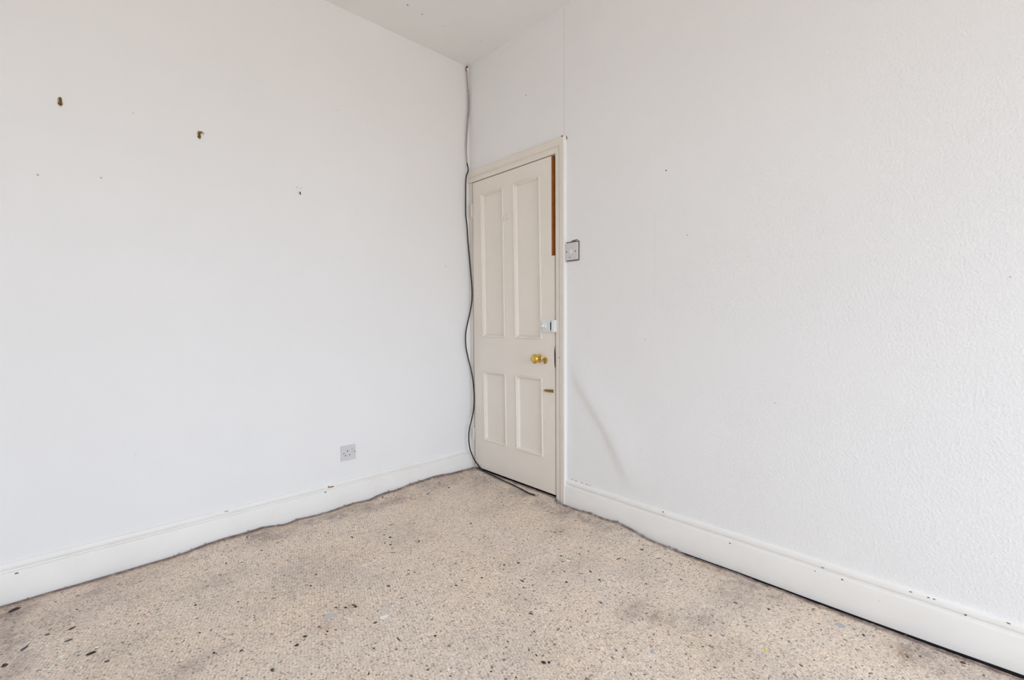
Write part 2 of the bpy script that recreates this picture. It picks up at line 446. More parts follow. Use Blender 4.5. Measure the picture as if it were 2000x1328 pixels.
# small marks on the walls and ceiling
for k, (x, z, r) in enumerate([(-1.139, 1.742, .003), (-1.118, 1.742, .0028), (-2.085, 1.610, .004), (-1.903, 1.637, .004), (-1.793, 1.927, .0025), (-0.912, 2.204, .0025), (-1.832, 0.473, .002)]):
    obj('wall_mark', blob(bmesh.new(), (x, 0, z), 'y', r, r * 1.1, 0.0004, 0, 80 + k), M_scuff, w_left)
obj('wall_mark', blob(bmesh.new(), (-0.208, 0, 1.403), 'y', .013, .0012, 0.0004, 0.8, 90), M_scuff, w_left)
for k, (y, z, r) in enumerate([(-1.457, 1.731, .0042), (-0.549, 2.385, .004), (-2.550, 1.169, .003), (-1.357, 0.951, .003), (-1.931, 0.716, .003), (-1.562, 1.423, .004), (-2.566, 0.283, .009)]):
    obj('wall_mark', blob(bmesh.new(), (0, y, z), 'x', r, r, 0.0006, 0, 100 + k), M_grime if k in (0, 1) else (M_plaster if k < 6 else M_wall_l), w_right)
for k, (x, y, r) in enumerate([(-0.626, -0.268, .006), (-0.526, -0.257, .005), (-0.380, -0.250, .004), (-0.128, -0.287, .004)]):
    obj('ceiling_mark', blob(bmesh.new(), (x, y, H), '-z', r, r * .8, 0.0005, 0, 120 + k), M_grime if k < 2 else M_scuff, bpy.data.objects['ceiling'])

# ---------------------------------------------------------------- door frame
frame = empty('trim_1', (0, -0.8, 0)); tag(frame, 'cream moulded wooden door frame in the corner', kind='structure')
AP = [(0.0, 0.0), (0.0, .0125), (.003, .0145), (.020, .0165), (.026, .0155), (.0285, .0125), (.031, .0125), (.034, .018), (.040, .0215), (.060, .0245), (.0665, .0245), (.0705, .0225), (.0715, .019), (.0715, 0.0)]
def arch_ring(bm, y, z, dy, dz):
    return [bm.verts.new((-t, y + dy * w, z + dz * w)) for w, t in AP]
bm = bmesh.new()
YI, ZI = -0.7925, 1.9785
rings = [arch_ring(bm, -0.001, ZI, 0, 1.06), arch_ring(bm, YI, ZI, -1, 1.06), arch_ring(bm, YI - .006, -0.02, -1, 0)]
n = len(AP)
for a, b in zip(rings, rings[1:]):
    for k in range(n): bm.faces.new((a[k], a[(k + 1) % n], b[(k + 1) % n], b[k]))
bm.faces.new(rings[0]); bm.faces.new(rings[-1])
arc = obj('architrave', bm, [M_trim, M_sidewhite], frame)
for p in arc.data.polygons:                   # wall paint carried over the outer edge of the upright
    if p.normal.y < -0.8 and p.center.y < YI - .06: p.material_index = 1
bm = bmesh.new()
add_box(bm, 0.0005, 0.12, YI - .004, YI - .0005, -0.02, ZI)             # lining, lock side
add_box(bm, 0.0005, 0.12, -0.05, -0.0005, ZI + .0015, ZI + .003)
add_box(bm, 0.0005, 0.12, YI, -0.043, ZI + .0005, ZI + .0025)           # head lining
add_box(bm, -0.008, 0.12, -0.0425, -0.001, -0.02, ZI - .0005, 0.002)              # hinge side lining
obj('door_lining', bm, M_trim, frame)
bm = bmesh.new()
add_box(bm, 0.034, 0.060, YI + .0005, -0.750, -0.02, ZI - .001)
add_box(bm, 0.034, 0.060, -0.10, -0.043, -0.02, ZI - .001)
add_box(bm, 0.034, 0.060, -0.750, -0.10, 1.94, ZI - .001)
tag(obj('door_stop', bm, M_darkgap, frame), 'dark bare timber door stop')
# dark opening behind the leaf is closed by the far side of the passage
obj('passage_panel', box(0.118, 0.139, -0.79, -0.002, -0.02, ZI), M_darkgap, frame)
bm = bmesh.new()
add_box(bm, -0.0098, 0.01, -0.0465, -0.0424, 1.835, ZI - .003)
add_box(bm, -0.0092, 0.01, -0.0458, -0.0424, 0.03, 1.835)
tag(obj('hinge_shadow_strip', bm, M_darkgap, frame), 'dark strip standing for the shadow between hinge post and door')  # solid dark strips painted in for the shadow line beside the leaf
bm = bmesh.new()
blob(bm, (-.0245, -0.852, 2.052), 'x', .006, .006, .0015, 0, 5)
obj('nail_hole', bm, M_grime, frame)
obj('nail_hole', blob(bmesh.new(), (-.0022, -0.8665, 2.046), 'x', .0014, .012, .0015, 0, 6), M_grime, frame)
obj('nail_hole', blob(bmesh.new(), (-.0225, -0.829, 0.834), 'x', .003, .004, .0008, 0, 7), M_grime, frame)

# ---------------------------------------------------------------- door
FX, TH = -0.010, 0.040                         # face plane and thickness
def sh(z): return -0.0145 * (1.89 - z)         # the old panels lean a little
door = empty('door_1', (FX, -0.42, 0.03)); tag(door, 'old cream four-panel door in the corner', kind='structure')
PX = [(-0.351, -0.131), (-0.670, -0.446)]
PZ = [(0.236, 0.703), (0.934, 1.886)]
zrow = [0.030, 0.236, 0.703, 0.934, 1.412, 1.886, 1.9735]
def ycol(c, z):
    if c == 0: return -0.045 - 0.002 * (1.97 - z) / 1.9
    if c == 5: return -0.7590 - 0.003 * (1.97 - z) / .56 * .5
    if c == 6: return -0.7815 - 0.008 * (1.97 - z) / 1.94
    return {1: -0.131, 2: -0.351, 3: -0.446, 4: -0.670}[c] + sh(z)
bm = bmesh.new(); V2 = {}
def dv(c, r, b):
    k = (c, r, b)
    if k not in V2: V2[k] = bm.verts.new((FX + (TH if b else 0), ycol(c, zrow[r]), zrow[r]))
    return V2[k]
def solid(c, r):
    if not (0 <= c < 6 and 0 <= r < 6): return False
    if c == 5 and r >= 4: return False                      # strip of the edge split away
    return not (c in (1, 3) and r in (1, 3, 4))
for c in range(6):
    for r in range(6):
        if not solid(c, r): continue
        for b in (0, 1): bm.faces.new((dv(c, r, b), dv(c + 1, r, b), dv(c + 1, r + 1, b), dv(c, r + 1, b)))
        for a, d, q in (((c, r), (c, r + 1), (c - 1, r)), ((c + 1, r), (c + 1, r + 1), (c + 1, r)), ((c, r), (c + 1, r), (c, r - 1)), ((c, r + 1), (c + 1, r + 1), (c, r + 1))):
            if not solid(*q): bm.faces.new((dv(*a, 0), dv(*d, 0), dv(*d, 1), dv(*a, 1)))
leaf = obj('door_leaf', bm, M_door, door)
bv = leaf.modifiers.new('soft_edges', 'BEVEL'); bv.width = 0.0012; bv.segments = 2; bv.limit_method = 'ANGLE'

MP = [(0.0, 0.002), (0.0006, -0.0050), (0.003, -0.0070), (0.006, -0.0066), (0.0075, -0.0020), (0.0085, -0.0010), (0.0115, -0.0015), (0.0135, 0.0005), (0.0185, 0.0125), (0.0195, 0.0135), (0.0195, 0.017)]
for (ya, yb) in PX:
    for (za, zb) in PZ:
        pn = bmesh.new()
        v = [pn.verts.new((FX + xx, y + sh(z), z)) for xx in (0.0145, 0.030) for (y, z) in ((ya + .002, za + .002), (yb - .002, za + .002), (yb - .002, zb - .002), (ya + .002, zb - .002))]
        for f in ((0, 1, 2, 3), (4, 5, 6, 7), (0, 1, 5, 4), (1, 2, 6, 5), (2, 3, 7, 6), (3, 0, 4, 7)): pn.faces.new([v[i] for i in f])
        panel = obj('door_panel', pn, M_door, door)
        mb = bmesh.new(); rings = []
        for w, d in MP:
            rings.append([mb.verts.new((FX + d, y + sh(z), z)) for (y, z) in ((ya - .001 + w, za - .001 + w), (yb + .001 - w, za - .001 + w), (yb + .001 - w, zb + .001 - w), (ya - .001 + w, zb + .001 - w))])
        for a, b in zip(rings, rings[1:] + rings[:1]):
            for k in range(4): mb.faces.new((a[k], a[(k + 1) % 4], b[(k + 1) % 4], b[k]))
        obj('panel_moulding', mb, M_door, panel)

# raw split edge of the lock stile
bm = bmesh.new()
add_box(bm, FX + .0015, FX + TH - .001, -0.7612, -0.7586, 1.4135, 1.972)
tag(obj('split_edge', bm, M_rawwood, door), 'raw orange wood where the door edge has split away')
bm = bmesh.new(); blob(bm, (FX - .0005, -0.7865, 0.829), 'x', .0042, .071, .0012, 0.02, 9, 16)
tag(obj('lock_slot', bm, M_darkgap, door), 'dark red-brown slot in the door edge')
for zc in (1.788, 0.261):
    bm = bmesh.new()
    for k in range(5):
        add_cyl(bm, (FX - .009, -0.0440, zc - .041 + k * .0166), (0, 0, 1), .0058, .0058, .0156, 12)
    add_box(bm, FX - .0035, FX + .01, -0.0445, -0.0425, zc - .042, zc + .042)
    add_cyl(bm, (FX - .009, -0.0440, zc + .042), (0, 0, 1), .0045, .002, .005, 10)
    obj('hinge', bm, M_trim, door)

# knob, keyhole cover, bolt, hook
kc = (FX, -0.664, 0.818)
kn = obj('door_knob', add_lathe(bmesh.new(), (FX - .004, kc[1], kc[2]), (-1, 0, 0), [(0, .011), (.010, .0095), (.016, .011), (.020, .020), (.027, .0262), (.034, .0282), (.042, .0268), (.048, .021), (.051, .012), (.0515, 0)]), M_brass, door, smooth=True)
tag(kn, 'round polished brass knob')
obj('rose', add_lathe(bmesh.new(), (FX + .0005, kc[1], kc[2]), (-1, 0, 0), [(0, .0265), (.003, .0265), (.006, .023), (.0075, .015), (.0095, .0125)]), M_brass, kn, smooth=True)
esc = obj('keyhole_cover', add_lathe(bmesh.new(), (FX + .0005, -0.713, 0.811), (-1, 0, 0), [(0, .0185), (.002, .0185), (.004, .0165), (.0045, 0)]), M_brass, door, smooth=True)
tag(esc, 'small round brass keyhole cover')
bm = box(FX - .008, FX - .0035, -0.718, -0.706, 0.790, 0.823, .0015)
obj('swing_flap', bm, M_oldbrass, esc)
obj('keyhole', box(FX - .0046, FX - .0038, -0.729, -0.7255, 0.810, 0.822), M_black, esc)
bm = bmesh.new()
pts = [(-0.700, .632), (-0.712, .6405), (-0.776, .6445), (-0.776, .6255), (-0.712, .6255)]
a = [bm.verts.new((FX + .0005, y, z)) for y, z in pts]; b = [bm.verts.new((FX - .005, y * .985 - .0112, (z - .634) * .82 + .634)) for y, z in pts]
for k in range(5): bm.faces.new((a[k], a[(k + 1) % 5], b[(k + 1) % 5], b[k]))
bm.faces.new(a); bm.faces.new(b)
bolt = obj('door_bolt', bm, M_oldbrass, door); tag(bolt, 'tarnished brass bolt pointing left, below the knob')
bm = bmesh.new(); add_cyl(bm, (FX - .009, -0.722, .634), (0, -1, 0), .0042, .0042, .048, 12); add_cyl(bm, (FX - .012, -0.742, .634), (-1, 0, 0), .004, .005, .007, 12)
obj('bolt_bar', bm, M_oldbrass, bolt)
hy, hz = -0.392, 1.684
bm = box(FX - .0035, FX + .0005, hy - .013, hy + .010, hz - .004, hz + .032, .0014)
hook = obj('coat_hook', bm, M_trim, door); tag(hook, 'small cream-painted coat hook between the upper panels')
bm = bmesh.new()
for dy in (-.006, .006): add_lathe(bm, (FX - .003, hy + dy - .002, hz + .026), (-1, 0, 0), [(0, .0045), (.003, .004), (.004, 0)], 12)
add_tube(bm, smooth_path([(FX - .003, hy + .002, hz + .010), (FX - .014, hy + .004, hz - .002), (FX - .024, hy + .006, hz - .016), (FX - .034, hy + .008, hz - .016), (FX - .040, hy + .010, hz - .004)]), .0042, 8)
obj('prong', bm, M_trim, hook, smooth=True)

# surface night latch painted white
bm = bmesh.new()
add_box(bm, FX - .007, FX + .0005, -0.771, -0.686, .9765, 1.0455, .002)
lk = obj('rim_latch', bm, M_hardwhite, door); tag(lk, 'white painted surface latch on the door edge')
bm = bmesh.new()
yo, yi, zo, zi = (-0.756, -0.688), (-0.735, -0.712), (.9785, 1.0435), (1.003, 1.019)
o_ = [bm.verts.new((FX - .006, y, z)) for y, z in ((yo[0], zo[0]), (yo[1], zo[0]), (yo[1], zo[1]), (yo[0], zo[1]))]
i_ = [bm.verts.new((FX - .025, y, z)) for y, z in ((yi[0], zi[0]), (yi[1], zi[0]), (yi[1], zi[1]), (yi[0], zi[1]))]
for k in range(4): bm.faces.new((o_[k], o_[(k + 1) % 4], i_[(k + 1) % 4], i_[k]))
bm.faces.new(o_); bm.faces.new(i_)
add_box(bm, FX - .024, FX - .005, -0.771, -0.7575, .9785, 1.0435, .002)
obj('latch_case', bm, M_hardwhite, lk)
bm = add_lathe(bmesh.new(), (FX - .024, -0.722, 1.011), (-1, 0, 0), [(0, .0065), (.008, .0055), (.010, .008), (.016, .0085), (.018, .007), (.0185, 0)], 12)
obj('latch_turn', bm, M_hardwhite, lk, smooth=True)
obj('latch_gap_dark', box(FX - .024, FX - .002, -0.7815, -0.7715, .990, 1.032, .001), M_black, lk)  # black block put in for the darkness of the gap beside the keep
bm = box(-0.038, -0.0125, -0.806, -0.7825, .9765, 1.0465, .003)
tag(obj('latch_keep', bm, M_hardwhite, frame), 'white painted latch box on the frame')

# ---------------------------------------------------------------- socket and switch
so = empty('power_socket', (-0.897, 0.0, 0.253)); tag(so, 'greyish white square single power socket low on the left wall', 'socket')
cx, cz = -0.8965, 0.2965
obj('face_plate', box(cx - .0425, cx + .0425, -0.0095, -0.0003, cz - .0425, cz + .0425, .0022), M_plastic, so)
for nm, x, z, w, h in (('earth_hole', -0.902, .3075, .0042, .0088), ('pin_hole', -0.9145, .2835, .0068, .0046), ('pin_hole', -0.8905, .2835, .0068, .0046)):
    obj(nm, box(x - w / 2, x + w / 2, -0.0099, -0.0085, z - h / 2, z + h / 2), M_black, so)
obj('pin_hole', box(-0.9270, -0.9215, -0.0099, -0.0085, .2945, .2990), M_black, so)
obj('fixing_screw', add_cyl(bmesh.new(), (-0.8595, -0.0088, .2965), (0, -1, 0), .0034, .0030, .0014, 14), M_grime, so)
bm = bmesh.new()
v = [bm.verts.new(p) for p in ((-.877, -.009, .300), (-.864, -.009, .300), (-.864, -.009, .319), (-.877, -.009, .319), (-.877, -.0105, .300), (-.864, -.0105, .300), (-.864, -.0150, .319), (-.877, -.0150, .319))]
for f in ((0, 1, 2, 3), (4, 5, 6, 7), (0, 1, 5, 4), (1, 2, 6, 5), (2, 3, 7, 6), (3, 0, 4, 7)): bm.faces.new([v[i] for i in f])
obj('rocker_switch', bm, M_plastic, so)

sw = empty('light_switch', (-0.0, -0.908, 1.372)); tag(sw, 'square light switch with a dark outline right of the door frame', 'light switch')
obj('dark_backing', box(-0.004, -0.0002, -0.9545, -0.8665, 1.3690, 1.4755), M_grime, sw)  # dark plate slightly larger than the face, leaving a dark line around it
obj('face_plate', box(-0.0145, -0.003, -0.9510, -0.8680, 1.3745, 1.4680, .0016), M_plastic, sw)
for k, (y, z) in enumerate(((-0.877, 1.4215), (-0.9385, 1.4195))):
    obj('fixing_screw', add_cyl(bmesh.new(), (-0.0138, y, z), (-1, 0, 0), .0042, .0038, .0014, 14), M_grime, sw)
bm = bmesh.new()
v = [bm.verts.new(p) for p in ((-.014, -.914, 1.409), (-.014, -.903, 1.409), (-.014, -.903, 1.431), (-.014, -.914, 1.431), (-.0195, -.914, 1.409), (-.0195, -.903, 1.409), (-.0150, -.903, 1.431), (-.0150, -.914, 1.431))]
for f in ((0, 1, 2, 3), (4, 5, 6, 7), (0, 1, 5, 4), (1, 2, 6, 5), (2, 3, 7, 6), (3, 0, 4, 7)): bm.faces.new([v[i] for i in f])
obj('rocker', bm, M_rocker, sw)
tag(obj('grime_mark', blob(bmesh.new(), (-.0145, -0.900, 1.389), 'x', .006, .0028, .0004, -.3, 11), M_crumb2, sw), 'brown grime mark')
obj('paper_tear', blob(bmesh.new(), (-.0003, -0.920, 1.4795), 'x', .026, .0050, .0008, .12, 12), M_grime, sw)

# ---------------------------------------------------------------- fixings left in the left wall
def wall_fixing(x, z, label, torn, s=1.0):
    t = empty('wall_fixing', (x, 0, z - .014 * s)); tag(t, label, 'wall fixing', 'old fixings in the left wall')
    bm = bmesh.new()
    add_box(bm, x - .0042, x + .0040, -.0045, -.0002, z - .013, z + .015, .0012)
    obj('bracket_strip', bm, M_rust, t)
    bm = bmesh.new()
    add_lathe(bm, (x - .001, -.004, z - .009), (0, -1, 0), [(0, .0066), (.002, .0062), (.0038, .004), (.0042, 0)], 14)
    obj('screw_head', bm, M_rust, t, smooth=True)
    bm = bmesh.new(); blob(bm, (x, -.0001, z), 'y', .0095, .021, .0004, .05, int(abs(x) * 100))
    if torn: blob(bm, (x + .009, -.0003, z + .013), 'y', .012, .009, .0008, -.4, 17)
    tag(obj('chipped_plaster', bm, M_plaster, t), 'yellowed patch of chipped paint')
    return t
wall_fixing(-2.013, 1.906, 'rusty brown metal fixing nearest the left edge of the left wall', False)
t = wall_fixing(-1.560, 1.898, 'rusty bracket with torn paint at its top, middle fixing on the left wall', True)
obj('hook_arm', box(-1.558, -1.549, -.006, -.001, 1.908, 1.9135, .001), M_rust, t)
nl = obj('wall_nail', add_tube(bmesh.new(), [(-1.125, .004, 1.7195), (-1.125, -.006, 1.7195), (-1.1248, -.0085, 1.717), (-1.1245, -.0085, 1.7065)], .0021, 8), M_black)
tag(nl, 'small bent black nail in the left wall, nearest the door of the three fixings', 'nail', 'old fixings in the left wall')

# ---------------------------------------------------------------- carpet
EDGE_L = [(-2.24, -0.003), (-2.134, -0.003), (-2.116, -0.001), (-2.019, -0.008), (-1.892, -0.002), (-1.807, -0.001), (-1.707, 0.001), (-1.6, 0.014), 
    (-1.517, 0.018), (-1.43, 0.017), (-1.35, 0.019), (-1.279, 0.005), (-1.242, 0.001), (-1.178, 0.009), (-1.139, 0.005), (-1.03, 0.001), 
    (-0.884, 0.008), (-0.791, 0.002), (-0.726, 0.014), (-0.676, 0.017), (-0.607, 0.015), (-0.518, 0.026), (-0.444, 0.027), (-0.328, 0.032), 
    (-0.267, 0.028), (-0.206, 0.021), (-0.098, 0.02), (-0.054, 0.015), (-0.013, 0.008)]
EDGE_R = [(-0.877, 0.004), (-0.976, 0.005), (-1.045, 0.012), (-1.145, 0.01), (-1.223, 0.019), (-1.313, 0.009), (-1.384, -0.005), (-1.438, -0.01), 
    (-1.516, -0.01), (-1.59, -0.016), (-1.683, -0.013), (-1.749, -0.012), (-1.812, -0.009), (-1.892, -0.012), (-1.967, -0.009), (-2.037, -0.009), 
    (-2.104, -0.01), (-2.167, -0.008), (-2.227, -0.007), (-2.338, -0.005), (-2.438, -0.004), (-2.529, 0.0), (-2.612, 0.001)]
EDGE_R = sorted(EDGE_R); EDGE_L = sorted(EDGE_L)
def zl(x): return lerp_table(EDGE_L, x) + 0.0015 * noise.noise(Vector((x * 40, 1, 0)))
def zr(y): return lerp_table(EDGE_R, y) + 0.0015 * noise.noise(Vector((y * 40, 5, 0)))
def carpet_z(x, y):
    a = math.exp(-max(0, -y - .03) / 0.085); b = math.exp(-max(0, -x - .03) / 0.085)
    u, w = (zl(x) if x < 0 else EDGE_L[-1][1]), (zr(y) if y < -0.87 else EDGE_R[-1][1])
    if y > -0.87:
        w = .0185 * sstep(-0.87, -0.76, y) + EDGE_R[-1][1] * (1 - sstep(-0.87, -0.76, y))
    z = max(u * a, w * b) if y > -0.87 else u * a * (1 - .5 * b) + w * b * (1 - .5 * a)
    z += 0.0022 * noise.noise(Vector((x * 2.3, y * 2.3, 3)))
    return z
def gap_l(x): return 0.0285 + 0.0045 * noise.noise(Vector((x * 6, 0, 9))) + 0.002 * noise.noise(Vector((x * 60, 0, 4)))
def gap_r(y):
    base = lerp_table([(-2.7, .0300), (-2.1, .0280), (-1.6, .0270), (-0.9, .0265)], y)
    return base + 0.0015 * noise.noise(Vector((y * 7, 3, 0))) + 0.0015 * noise.noise(Vector((y * 60, 8, 4)))
def axis_pts(far):
    p, v = [], 0.0
    while v < 2.75: p.append(-v); v += 0.0125
    while v < -far - .02: p.append(-v); v += 0.15
    p.append(far + .021)
    return p
gx, gy = axis_pts(XW), axis_pts(YW)
def fbm(x, y, s, seed): 
    return 0.5 + 0.5 * (noise.noise(Vector((x * s, y * s, seed))) + .5 * noise.noise(Vector((x * s * 2.1, y * s * 2.1, seed + 5))) + .25 * noise.noise(Vector((x * s * 4.3, y * s * 4.3, seed + 9)))) / 1.2
STAINS = [  # x, y, radius along x, radius along y, channel, amount
    (-0.060, -0.270, .20, .13, 0, .55), (-0.33, -0.13, .22, .07, 0, .62), (-0.55, -0.20, .16, .08, 0, .25), (-0.08, -0.93, .11, .10, 0, .75), (-0.10, -0.80, .09, .08, 0, .55),
    (-0.03, -0.06, .06, .05, 2, .5), (-0.22, -0.05, .12, .03, 2, .3),
    (-0.449, -1.849, .09, .06, 0, .45), (-0.558, -1.651, .085, .04, 2, .55), (-0.546, -1.730, .05, .035, 2, .55), (-0.51, -1.78, .05, .03, 0, .4),
    (-0.196, -1.875, .14, .10, 0, .45), (-0.10, -1.98, .08, .05, 0, .5), (-0.06, -1.78, .03, .10, 0, .5), (-0.075, -1.70, .03, .10, 1, .5),
    (-1.792, -0.875, .035, .04, 0, .65), (-1.769, -0.889, .03, .03, 0, .65), (-1.75, -0.86, .09, .03, 0, .35), (-1.86, -0.90, .09, .06, 0, .30),
    (-0.145, -2.37, .07, .07, 1, .55), (-0.150, -2.365, .02, .02, 2, .6), (-0.06, -2.62, .10, .12, 0, .45), (-0.12, -2.48, .09, .09, 0, .35),
    (-2.20, -0.12, .06, .10, 0, .85), (-2.20, -0.30, .05, .14, 0, .70), (-2.17, -0.50, .05, .08, 0, .55), (-2.08, -0.28, .10, .12, 0, .35),
    (-1.24, -0.76, .10, .05, 0, .22), (-1.30, -0.93, .04, .03, 1, .5), (-1.40, -0.96, .05, .06, 1, .35), (-1.15, -0.83, .06, .04, 0, .22),
    (-0.93, -0.60, .05, .04, 0, .30), (-0.62, -0.92, .04, .04, 0, .22), (-0.28, -1.06, .08, .07, 0, .35), (-0.60, -1.27, .10, .07, 0, .22),
    (-0.45, -1.32, .12, .08, 0, .25), (-0.30, -1.52, .10, .10, 0, .22), (-0.82, -1.34, .07, .05, 0, .25), (-1.62, -0.40, .15, .06, 0, .35),
    (-1.35, -0.62, .12, .06, 0, .22), (-1.95, -0.62, .10, .10, 0, .25), (-0.99, -1.55, .12, .12, 0, .18), (-0.55, -2.00, .12, .12, 0, .22)]
bm = bmesh.new()
lay = bm.verts.layers.float_color.new('wear')
grid = {}
for i, x in enumerate(gx):
    for j, y in enumerate(gy):
        px = -gap_r(y) + (x if i > 0 else 0) * (1 if i > 4 else .96) if y < -0.867 else (x - .0045 if y > -0.805 else x - .0275)
        if i > 4: px = min(px, x)
        py = y - gap_l(min(x, 0)) if j < 5 else y
        if j >= 5: py = min(py, -gap_l(x) - .0125 * j * .9)
        z = carpet_z(px, py)
        v = bm.verts.new((px, py, z)); grid[i, j] = v
        # worn and dirty areas
        dl, dr = -py, -px
        r = g = b = 0.0
        e1 = math.exp(-dl / .060)
        e2 = math.exp(-dr / .045) if py < -0.85 else 0
        g = max(g, min(.95, 1.9 * e1 * fbm(x, y, 7, 1)), 1.0 * e2 * fbm(x, y, 9, 2))
        r = max(r, .75 * math.exp(-((dl - .12) / .07) ** 2) * sstep(.36, .68, fbm(x, y, 4, 3)), .6 * math.exp(-((dr - .10) / .06) ** 2) * sstep(.45, .75, fbm(x, y, 5, 4)))
        r = max(r, .26 * sstep(.50, .85, fbm(x, y, 2.6, 6)) * (.4 + 1.2 * fbm(x, y, 16, 12)))
        if i < 2 or j < 2: r, b = max(r, .95), max(b, .6)
        elif i < 3 or j < 3: r = max(r, .45)
        for sx, sy, ra, rb, ch, am in STAINS:
            q = ((px - sx) / ra) ** 2 + ((py - sy) / rb) ** 2
            if q < 4:
                w = am * math.exp(-q * 1.1) * (.55 + .75 * fbm(x, y, 24, 8))
                if ch == 0: r = max(r, w)
                elif ch == 1: g = max(g, w)
                else: b = max(b, w)
        v[lay] = (min(r, 1), min(g, 1), min(b, 1), 1)
ni, nj = len(gx), len(gy)
for i in range(ni - 1):
    for j in range(nj - 1):
        bm.faces.new((grid[i, j], grid[i + 1, j], grid[i + 1, j + 1], grid[i, j + 1]))
# turned-down cut edge all round
rim = [grid[i, 0] for i in range(ni)] + [grid[ni - 1, j] for j in range(1, nj)] + [grid[i, nj - 1] for i in range(ni - 2, -1, -1)] + [grid[0, j] for j in range(nj - 2, 0, -1)]
lowr = []
for v in rim:
    w = bm.verts.new((v.co.x, v.co.y, -0.0185)); w[lay] = (1.0, 0.2, 0.6, 1); lowr.append(w)
for k in range(len(rim)):
    q = (k + 1) % len(rim)
    bm.faces.new((rim[k], rim[q], lowr[q], lowr[k]))
bm.faces.new(lowr)                          # backing
carpet = obj('carpet', bm, M_carpet, smooth=True)
tag(carpet, 'worn beige looped carpet with dirty edges covering the whole floor', 'carpet')

def on_carpet(x, y): return carpet_z(x, y)
for k, (x, y, ra, rb, m, lab) in enumerate([
        (-1.383, -0.930, .021, .017, M_greypaint, 'dried pale grey paint spot'), (-1.362, -0.938, .012, .010, M_greypaint, 'small dried pale grey paint spot'),
        (-0.104, -1.007, .033, .022, M_peach, 'bleached peach patch by the skirting'), (-0.126, -2.191, .017, .014, M_bluepaint, 'blue-grey paint spot near the right skirting'),
        (-0.706, -1.810, .012, .006, M_bluepaint, 'small blue-grey paint spot in the foreground')]):
    tag(obj('paint_stain', blob(bmesh.new(), (x, y, on_carpet(x, y)), 'z', ra, rb, .0012, .6, 200 + k, 17), m, carpet), lab)
# frayed tufts standing on the cut edge
R = random.Random(3)
bm = bmesh.new()
for x in [-0.660, -0.665, -0.60, -0.52, -0.515, -0.455, -0.09, -0.07, -0.05, -1.19, -1.28, -1.42, -1.60, -1.72] + [R.uniform(-2.2, -0.1) for _ in range(14)]:
    z = zl(x); a = R.uniform(-.006, .006)
    add_tube(bm, [(x, -gap_l(x) - .001, z - .004), (x + a * .4, -gap_l(x) + .001, z + R.uniform(.001, .003)), (x + a, -gap_l(x) + .0015, z + R.uniform(.003, .008))], .0011, 5)
for y in [-1.222, -1.226, -1.05, -1.06, -1.535, -1.54, -2.345] + [R.uniform(-2.6, -0.9) for _ in range(10)]:
    z = zr(y); a = R.uniform(-.006, .006)
    add_tube(bm, [(-gap_r(y) - .001, y, z - .004), (-gap_r(y) + .001, y + a * .4, z + R.uniform(.001, .003)), (-gap_r(y) + .002, y + a, z + R.uniform(.003, .007))], .0011, 5)
tag(obj('frayed_fringe', bm, M_grime, carpet), 'frayed threads along the cut edge', kind='stuff')

# ---------------------------------------------------------------- the black cable down the corner
CAB = [[-0.0229, -0.012, 2.7196], [-0.0196, -0.012, 2.6364], [-0.0118, -0.012, 2.5544], [-0.0084, -0.012, 2.4705], [-0.0228, -0.012, 2.3643], [-0.0343, -0.014, 2.2586], [-0.0353, -0.014, 2.1732], [-0.0332, -0.016, 2.1118], [-0.0337, -0.03, 2.0605], [-0.0494, -0.03, 2.0198], [-0.0481, -0.02, 1.9643], [-0.049, -0.018, 1.8276], [-0.0485, -0.018, 1.759], [-0.0397, -0.018, 1.6913], [-0.0321, -0.018, 1.5884], [-0.0202, -0.018, 1.4679], [-0.0155, -0.0272, 1.3452], [-0.0155, -0.037, 1.2397], [-0.0155, -0.0302, 1.1628], [-0.027, -0.024, 1.0924], [-0.0517, -0.026, 1.0153], [-0.0646, -0.026, 0.9595], [-0.0659, -0.024, 0.9069], [-0.0593, -0.022, 0.8539], [-0.0424, -0.022, 0.7824], [-0.0219, -0.026, 0.7031], [-0.0155, -0.0369, 0.6323], [-0.0155, -0.0472, 0.5621], [-0.0155, -0.0491, 0.4911], [-0.0199, -0.045, 0.4161], [-0.0425, -0.05, 0.3525], [-0.0625, -0.055, 0.3068], [-0.0689, -0.055, 0.2583], [-0.0669, -0.055, 0.2011], [-0.0562, -0.056, 0.1494], [-0.0316, -0.058, 0.091]]
FLO = [[-0.0185, -0.0695, 0.0603], [-0.0185, -0.0973, 0.0434], [-0.0185, -0.1303, 0.0262], [-0.03, -0.1927, 0.0245], [-0.0418, -0.2847, 0.024], [-0.0518, -0.3954, 0.0225], [-0.0553, -0.4704, 0.0215], [-0.0645, -0.5486, 0.0205], [-0.0727, -0.6011, 0.0195], [-0.0777, -0.6491, 0.0185], [-0.0713, -0.6849, 0.0175]]
FLO = [(x, y, max(z, on_carpet(x, y) + .0056)) for x, y, z in FLO]
cab = empty('cable', (-0.03, -0.2, 0.02)); tag(cab, 'long black cable hanging down the corner and along the door foot', 'cable')
k0 = 7
def wig(p, k):
    return Vector(p) + Vector((0.0016 * math.sin(k * 2.1), -0.0012 + 0.001 * math.sin(k * 3.7), 0))
upper = smooth_path([CAB[0]] + [wig(p, k) for k, p in enumerate(CAB[1:k0 + 1])], 8)
tag(obj('painted_section', add_tube(bmesh.new(), upper, .0044, 8), M_cablegrey, cab, smooth=True), 'upper length of cable daubed with pale paint')
second = [(p.x - .010 * math.sin(math.pi * min(1, i / (len(upper) - 1.0))), p.y - .003, p.z) for i, p in enumerate(upper)]
tag(obj('second_strand', add_tube(bmesh.new(), second, .0022, 6), M_cablegrey, cab, smooth=True), 'thin pale second strand')
main = smooth_path(CAB[k0:] + FLO, 8)
